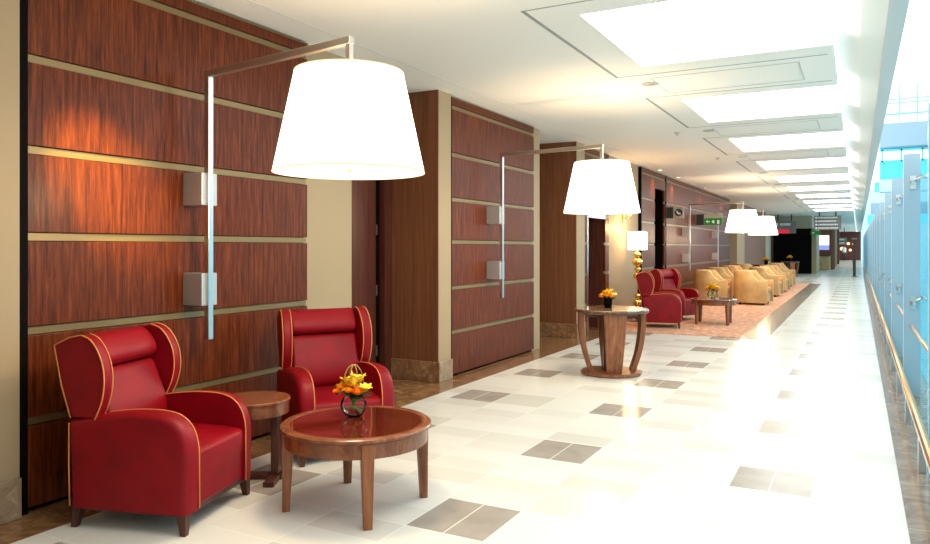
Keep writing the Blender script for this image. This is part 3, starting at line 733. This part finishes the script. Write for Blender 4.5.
# ---- tub chairs
def tub(label, loc, rz, group):
    r = thing('tub_chair', label, 'tub chair', loc, rz, group)
    n = 28; A = RA(128); bm = bm_(); rows = []
    for k in range(n + 1):
        t = -A + 2 * A * k / n; u = abs(t) / A
        h = .88 - .25 * min(1, max(0, u - .72) / .10) ** 1.2
        def pt(rad, z):
            x = -rad * math.cos(t); y = rad * math.sin(t) * .98
            if u > .70: x = -rad * math.cos(A * .70) + (u - .70) * 1.38; y = math.copysign(rad * math.sin(A * .70) * .98, t)
            return (x, y, z)
        rows.append([bm.verts.new(pt(*q)) for q in ((.36, .06), (.41, .06), (.425, h * .55), (.415, h - .04), (.395, h), (.34, h), (.315, h - .04), (.31, .36))])
    for a, b in zip(rows, rows[1:]):
        for i in range(8): bm.faces.new((a[i], a[(i + 1) % 8], b[(i + 1) % 8], b[i]))
    bm.faces.new(rows[0]); bm.faces.new(rows[-1])
    obj('shell', bm, MT['tan'], r, smooth=True, auto=50)
    bm = bm_(); L = []
    for k in range(n + 1):
        t = -A + 2 * A * k / n; u = abs(t) / A; x = -.318 * math.cos(t); y = .318 * math.sin(t) * .98; h = .86 - .25 * min(1, max(0, u - .72) / .10) ** 1.2
        if u > .70: x = -.318 * math.cos(A * .70) + (u - .70) * 1.34; y = math.copysign(.318 * math.sin(A * .7) * .98, t)
        L.append([bm.verts.new((x * q, y * q, z)) for q, z in ((1, .3), (1, h - .05), (.92, h - .1), (.9, .4))])
    for a, b in zip(L, L[1:]):
        for i in range(3): bm.faces.new((a[i], a[i + 1], b[i + 1], b[i]))
    obj('backrest', bm, MT['orange'], r, smooth=True)
    obj('seat_cushion', bx(-.24, .39, -.27, .27, .30, .45), MT['orange'], r, bevel=.04, seg=3, smooth=True)
    obj('seat_base', bx(-.2, .37, -.27, .27, .08, .30), MT['tan'], r, bevel=.01)
    for sx in (-.22, .3):
        for sy in (-.25, .25): obj('leg', bx(sx - .025, sx + .025, sy - .025, sy + .025, 0, .08), MT['darkwood'], r)
    return r
GR = 'cream leather tub chairs on the carpet'
tb = tub('large cream tub chair, nearest in the row beside the corridor', (-2.52, 21.05, .012), RA(-4), GR)
tb.scale = (1.12, 1.15, 1.03)
spots = [(-2.57, 24.7, -4, 'second nearest cream tub chair in the row beside the corridor'), (-2.57, 27.3, -4, 'third nearest cream tub chair in the row beside the corridor'),
         (-2.66, 31.0, -4, 'fourth and farthest cream tub chair in the row beside the corridor'),
         (-3.53, 20.85, 0, 'cream tub chair nearest the wall panel, just behind the distant coffee table'), (-3.62, 23.5, 0, 'amber-lit tub chair second nearest along the wall panel row'),
         (-3.62, 26.2, 0, 'tub chair third nearest along the wall panel row'), (-3.62, 29.0, 0, 'tub chair fourth and farthest along the wall panel row')]
for x, y, a, lab in spots:
    c_ = dup(tb, (x, y, .012), RA(a), lab)
for x, y, lab in ((-2.6, 22.7, 'small dark round table between the nearer tub chairs'), (-2.5, 29.1, 'small dark round table between the farther tub chairs')):
    r = thing('side_table', lab, 'side table', (x, y, .012), 0, 'dark round tables among the tub chairs')
    obj('top', lathe([(0, .55), (.25, .55), (.25, .52), (0, .52)], 32, cap=False), MT['darkwood'], r)
    obj('column', bx(-.03, .03, -.03, .03, .02, .52), MT['darkwood'], r); obj('foot', lathe([(0, 0), (.18, 0), (.18, .02), (0, .02)], 24, cap=False), MT['darkwood'], r)

# ================================================================== SIGNS
MT['signgrey'] = plain('sign_grey', (.16, .16, .16), .4); MT['signblack'] = plain('sign_black', (.02, .02, .02), .4)
MT['signsilver'] = plain('sign_silver', (.42, .38, .32), .35, .3); MT['white'] = plain('sign_white', (.8, .8, .8), .5)
MT['green'] = plain('sign_green', (.0, .10, .01), .4, emis=(0, .3, .03), es=.2); MT['redsign'] = plain('sign_red', (.6, .01, .02), .4, emis=(.8, .01, .05), es=.4)
r = thing('lounge_sign', 'small square silver sign with a black round pictogram projecting from the wall', 'sign', (-4.24, 18.6, 2.41))
obj('mount', bx(0, .16, -.015, .015, -.14, .14), MT['signblack'], r)
obj('plate', bx(.17, .42, -.02, .02, -.145, .145), MT['signsilver'], r, bevel=.004)
bm = bm_(); add_lathe(bm, [(0, 0), (.095, 0), (.095, .006), (0, .006)], 32)
for v in bm.verts: v.co = Vector((v.co.x + .295, -.021 - v.co.z, v.co.y))
obj('disc', bm, MT['signblack'], r)
bm = prism([(.235, .04), (.26, .045), (.30, -.005), (.345, -.01), (.35, -.045), (.29, -.045), (.25, -.005)], -.034, -.028); obj('pictogram', bm, MT['white'], r)
r = thing('exit_sign', 'green running-man exit sign with arrow projecting from the wall', 'exit sign', (-4.24, 22.4, 2.36))
obj('mount', bx(0, .22, -.015, .015, -.16, .16), MT['signblack'], r)
obj('top_plate', bx(.23, .74, -.02, .02, .04, .17), MT['signsilver'], r)
obj('plate', bx(.23, .74, -.02, .02, -.16, .039), MT['green'], r)
bm = prism([(.28, -.06), (.33, -.015), (.33, -.045), (.39, -.045), (.39, -.075), (.33, -.075), (.33, -.105)], -.03, -.021); obj('arrow', bm, MT['white'], r)
bm = prism([(.60, -.02), (.66, -.02), (.66, -.13), (.60, -.13)], -.03, -.021); obj('door_mark', bm, MT['white'], r)
bm = prism([(.46, -.03), (.50, -.02), (.53, -.06), (.51, -.12), (.49, -.12), (.49, -.08), (.45, -.1)], -.03, -.021); obj('running_man', bm, MT['white'], r)
def hanging(name, label, x0, x1, y, z0, z1, rows, red=False):
    r = thing(name, label, 'hanging sign', (x0, y, 0), 0)
    L = x1 - x0
    obj('board', bx(0, L, -.04, .04, z0, z1), MT['signgrey'], r)
    for f in (.2, .8): obj('hanger', bx(L * f - .03, L * f + .03, -.03, .03, z1, CZ), MT['signblack'], r)
    rnd = random.Random(int(y)); h = (z1 - z0) / (rows + (.9 if red else 0))
    for k in range(rows):
        zc = z1 - h * (k + .5); bm = bm_(); x = L * .05
        add_box(bm, x, x + min(h * .5, .22), -.05, -.041, zc - h * .25, zc + h * .25)
        obj('icon', bm, MT['white'], r); bm = bm_()
        x += min(h * .8, .3)
        while x < L * (.72 + .2 * rnd.random()):
            wd = rnd.uniform(.035, .07); add_box(bm, x, x + wd, -.05, -.041, zc - h * .2, zc + h * .2); x += wd + .022
        obj('lettering', bm, MT['white'], r)
        if k < rows - 1: obj('divider', bx(0, L, -.045, -.04, zc - h * .5 - .01, zc - h * .5 + .01), MT['signblack'], r)
    if red: obj('red_band', bx(0, L * .72, -.05, -.041, z0, z0 + h * .6), MT['redsign'], r)
hanging('direction_sign', 'dark hanging sign with a red lower band over the black block', -4.15, -3.0, 44, 2.3, 2.98, 1, True)
hanging('direction_sign', 'large grey hanging direction sign with several rows of text', -2.01, -.75, 42, 2.44, 3.15, 4)
hanging('direction_sign', 'farthest grey hanging sign above the end of the corridor', -1.93, -.9, 75, 1.75, 2.40, 2)
r = thing('exit_sign', 'small green exit sign on top of the cream post beside the black block', 'exit sign', (-2.40, 46.35, 2.36))
obj('plate', bx(0, .52, -.02, .02, -.11, .11), MT['green'], r); obj('arrow', bx(.08, .2, -.03, -.021, -.04, .04), MT['white'], r)
obj('mount', bx(.22, .30, .02, .13, -.05, .05), MT['signblack'], r)
r = thing('sign_totem', 'slim dark upright totem standing near the glass fins in the distance', 'totem', (-.17, 43.3, 0))
obj('post', bx(-.07, .07, -.05, .05, .03, 1.95), MT['signblack'], r); obj('foot', bx(-.14, .14, -.14, .14, 0, .03), MT['signblack'], r); obj('cap', bx(-.12, .12, -.06, .06, 1.95, 2.02), MT['signgrey'], r)

# ---- far shop end: lamps, shelves, person
for k, (x, z, s) in enumerate(((-1.65, 1.35, .22), (-1.0, 1.95, .16), (-.45, 1.9, .14), (-.8, 1.2, .15))):
    o = obj('shop_lamp', lathe([(0, -s), (s * .8, -s * .7), (s, 0), (s * .7, s * .6), (0, s)], 16, cap=False), emit('warm_lamp_%d' % k, (1, .62, .25), 2.5), smooth=True); o.location = (x, 96.6, z)
    obj('cord', bx(-.01, .01, -.01, .01, s, CZ - z), MT['signblack'], o)
    tag(o, ['warm glowing lamp at the far end, left of the person', 'high warm lamp at the corridor end above the person', 'warm lamp at the corridor end nearest the glass fins', 'low warm lamp at the corridor end right of the person'][k], 'lamp')

def person(loc, rz):
    r = thing('person', 'distant person in white shirt and dark trousers standing at the corridor end', 'person', loc, rz)
    J = {'pel': (0, 0, .95, .13), 'sp': (0, 0, 1.15, .12), 'ch': (0, 0, 1.35, .14), 'nk': (0, 0, 1.5, .05), 'hd': (.01, 0, 1.62, .085), 'hd2': (.01, 0, 1.70, .075)}
    for s, t in ((1, 'l'), (-1, 'r')):
        J['h' + t] = (0, s * .09, .88, .09); J['k' + t] = (.02 * s, s * .1, .48, .055); J['a' + t] = (0, s * .1, .07, .035); J['f' + t] = (.13, s * .1, .035, .03)
        J['s' + t] = (0, s * .18, 1.42, .06); J['e' + t] = (-.02, s * .24, 1.14, .04); J['w' + t] = (.06, s * .25, .9, .028); J['n' + t] = (.09, s * .25, .82, .022)
    E_ = [('pel', 'sp'), ('sp', 'ch'), ('ch', 'nk'), ('nk', 'hd'), ('hd', 'hd2')]
    for t in 'lr': E_ += [('pel', 'h' + t), ('h' + t, 'k' + t), ('k' + t, 'a' + t), ('a' + t, 'f' + t), ('ch', 's' + t), ('s' + t, 'e' + t), ('e' + t, 'w' + t), ('w' + t, 'n' + t)]
    ks = list(J); me = bpy.data.meshes.new('body'); me.from_pydata([J[k][:3] for k in ks], [(ks.index(a), ks.index(b)) for a, b in E_], [])
    o = bpy.data.objects.new('body', me); C.objects.link(o); o.parent = r
    o.modifiers.new('skin', 'SKIN'); sv = me.skin_vertices[0].data
    for i, k in enumerate(ks): sv[i].radius = (J[k][3], J[k][3]); sv[i].use_root = (i == 0)
    o.modifiers.new('sub', 'SUBSURF').render_levels = 2
    me.materials.append(plain('skin', (.45, .25, .16), .6))
    def garment(name, prof, mat, sy=1.0):
        bm = bm_(); add_lathe(bm, prof, 20)
        for v in bm.verts: v.co.y *= sy; v.co.x *= .75
        obj(name, bm, mat, r, smooth=True)
    garment('shirt', [(.15, .93), (.165, 1.1), (.18, 1.35), (.16, 1.45), (.06, 1.51)], plain('white_shirt', (.8, .8, .8), .7), 1.15)
    bm = bm_()
    for s in (1, -1): add_tube(bm, [(0, s * .09, .95), (.02 * s, s * .1, .48), (0, s * .1, .08)], [.11, .08, .065], 12)
    obj('trousers', bm, MT['signblack'], r, smooth=True)
    bm = bm_(); add_lathe(bm, [(.095, 1.63), (.10, 1.70), (.07, 1.77), (0, 1.79)], 16); obj('hair', bm, MT['signblack'], r, smooth=True)
person((-1.35, 92, 0), RA(-60))
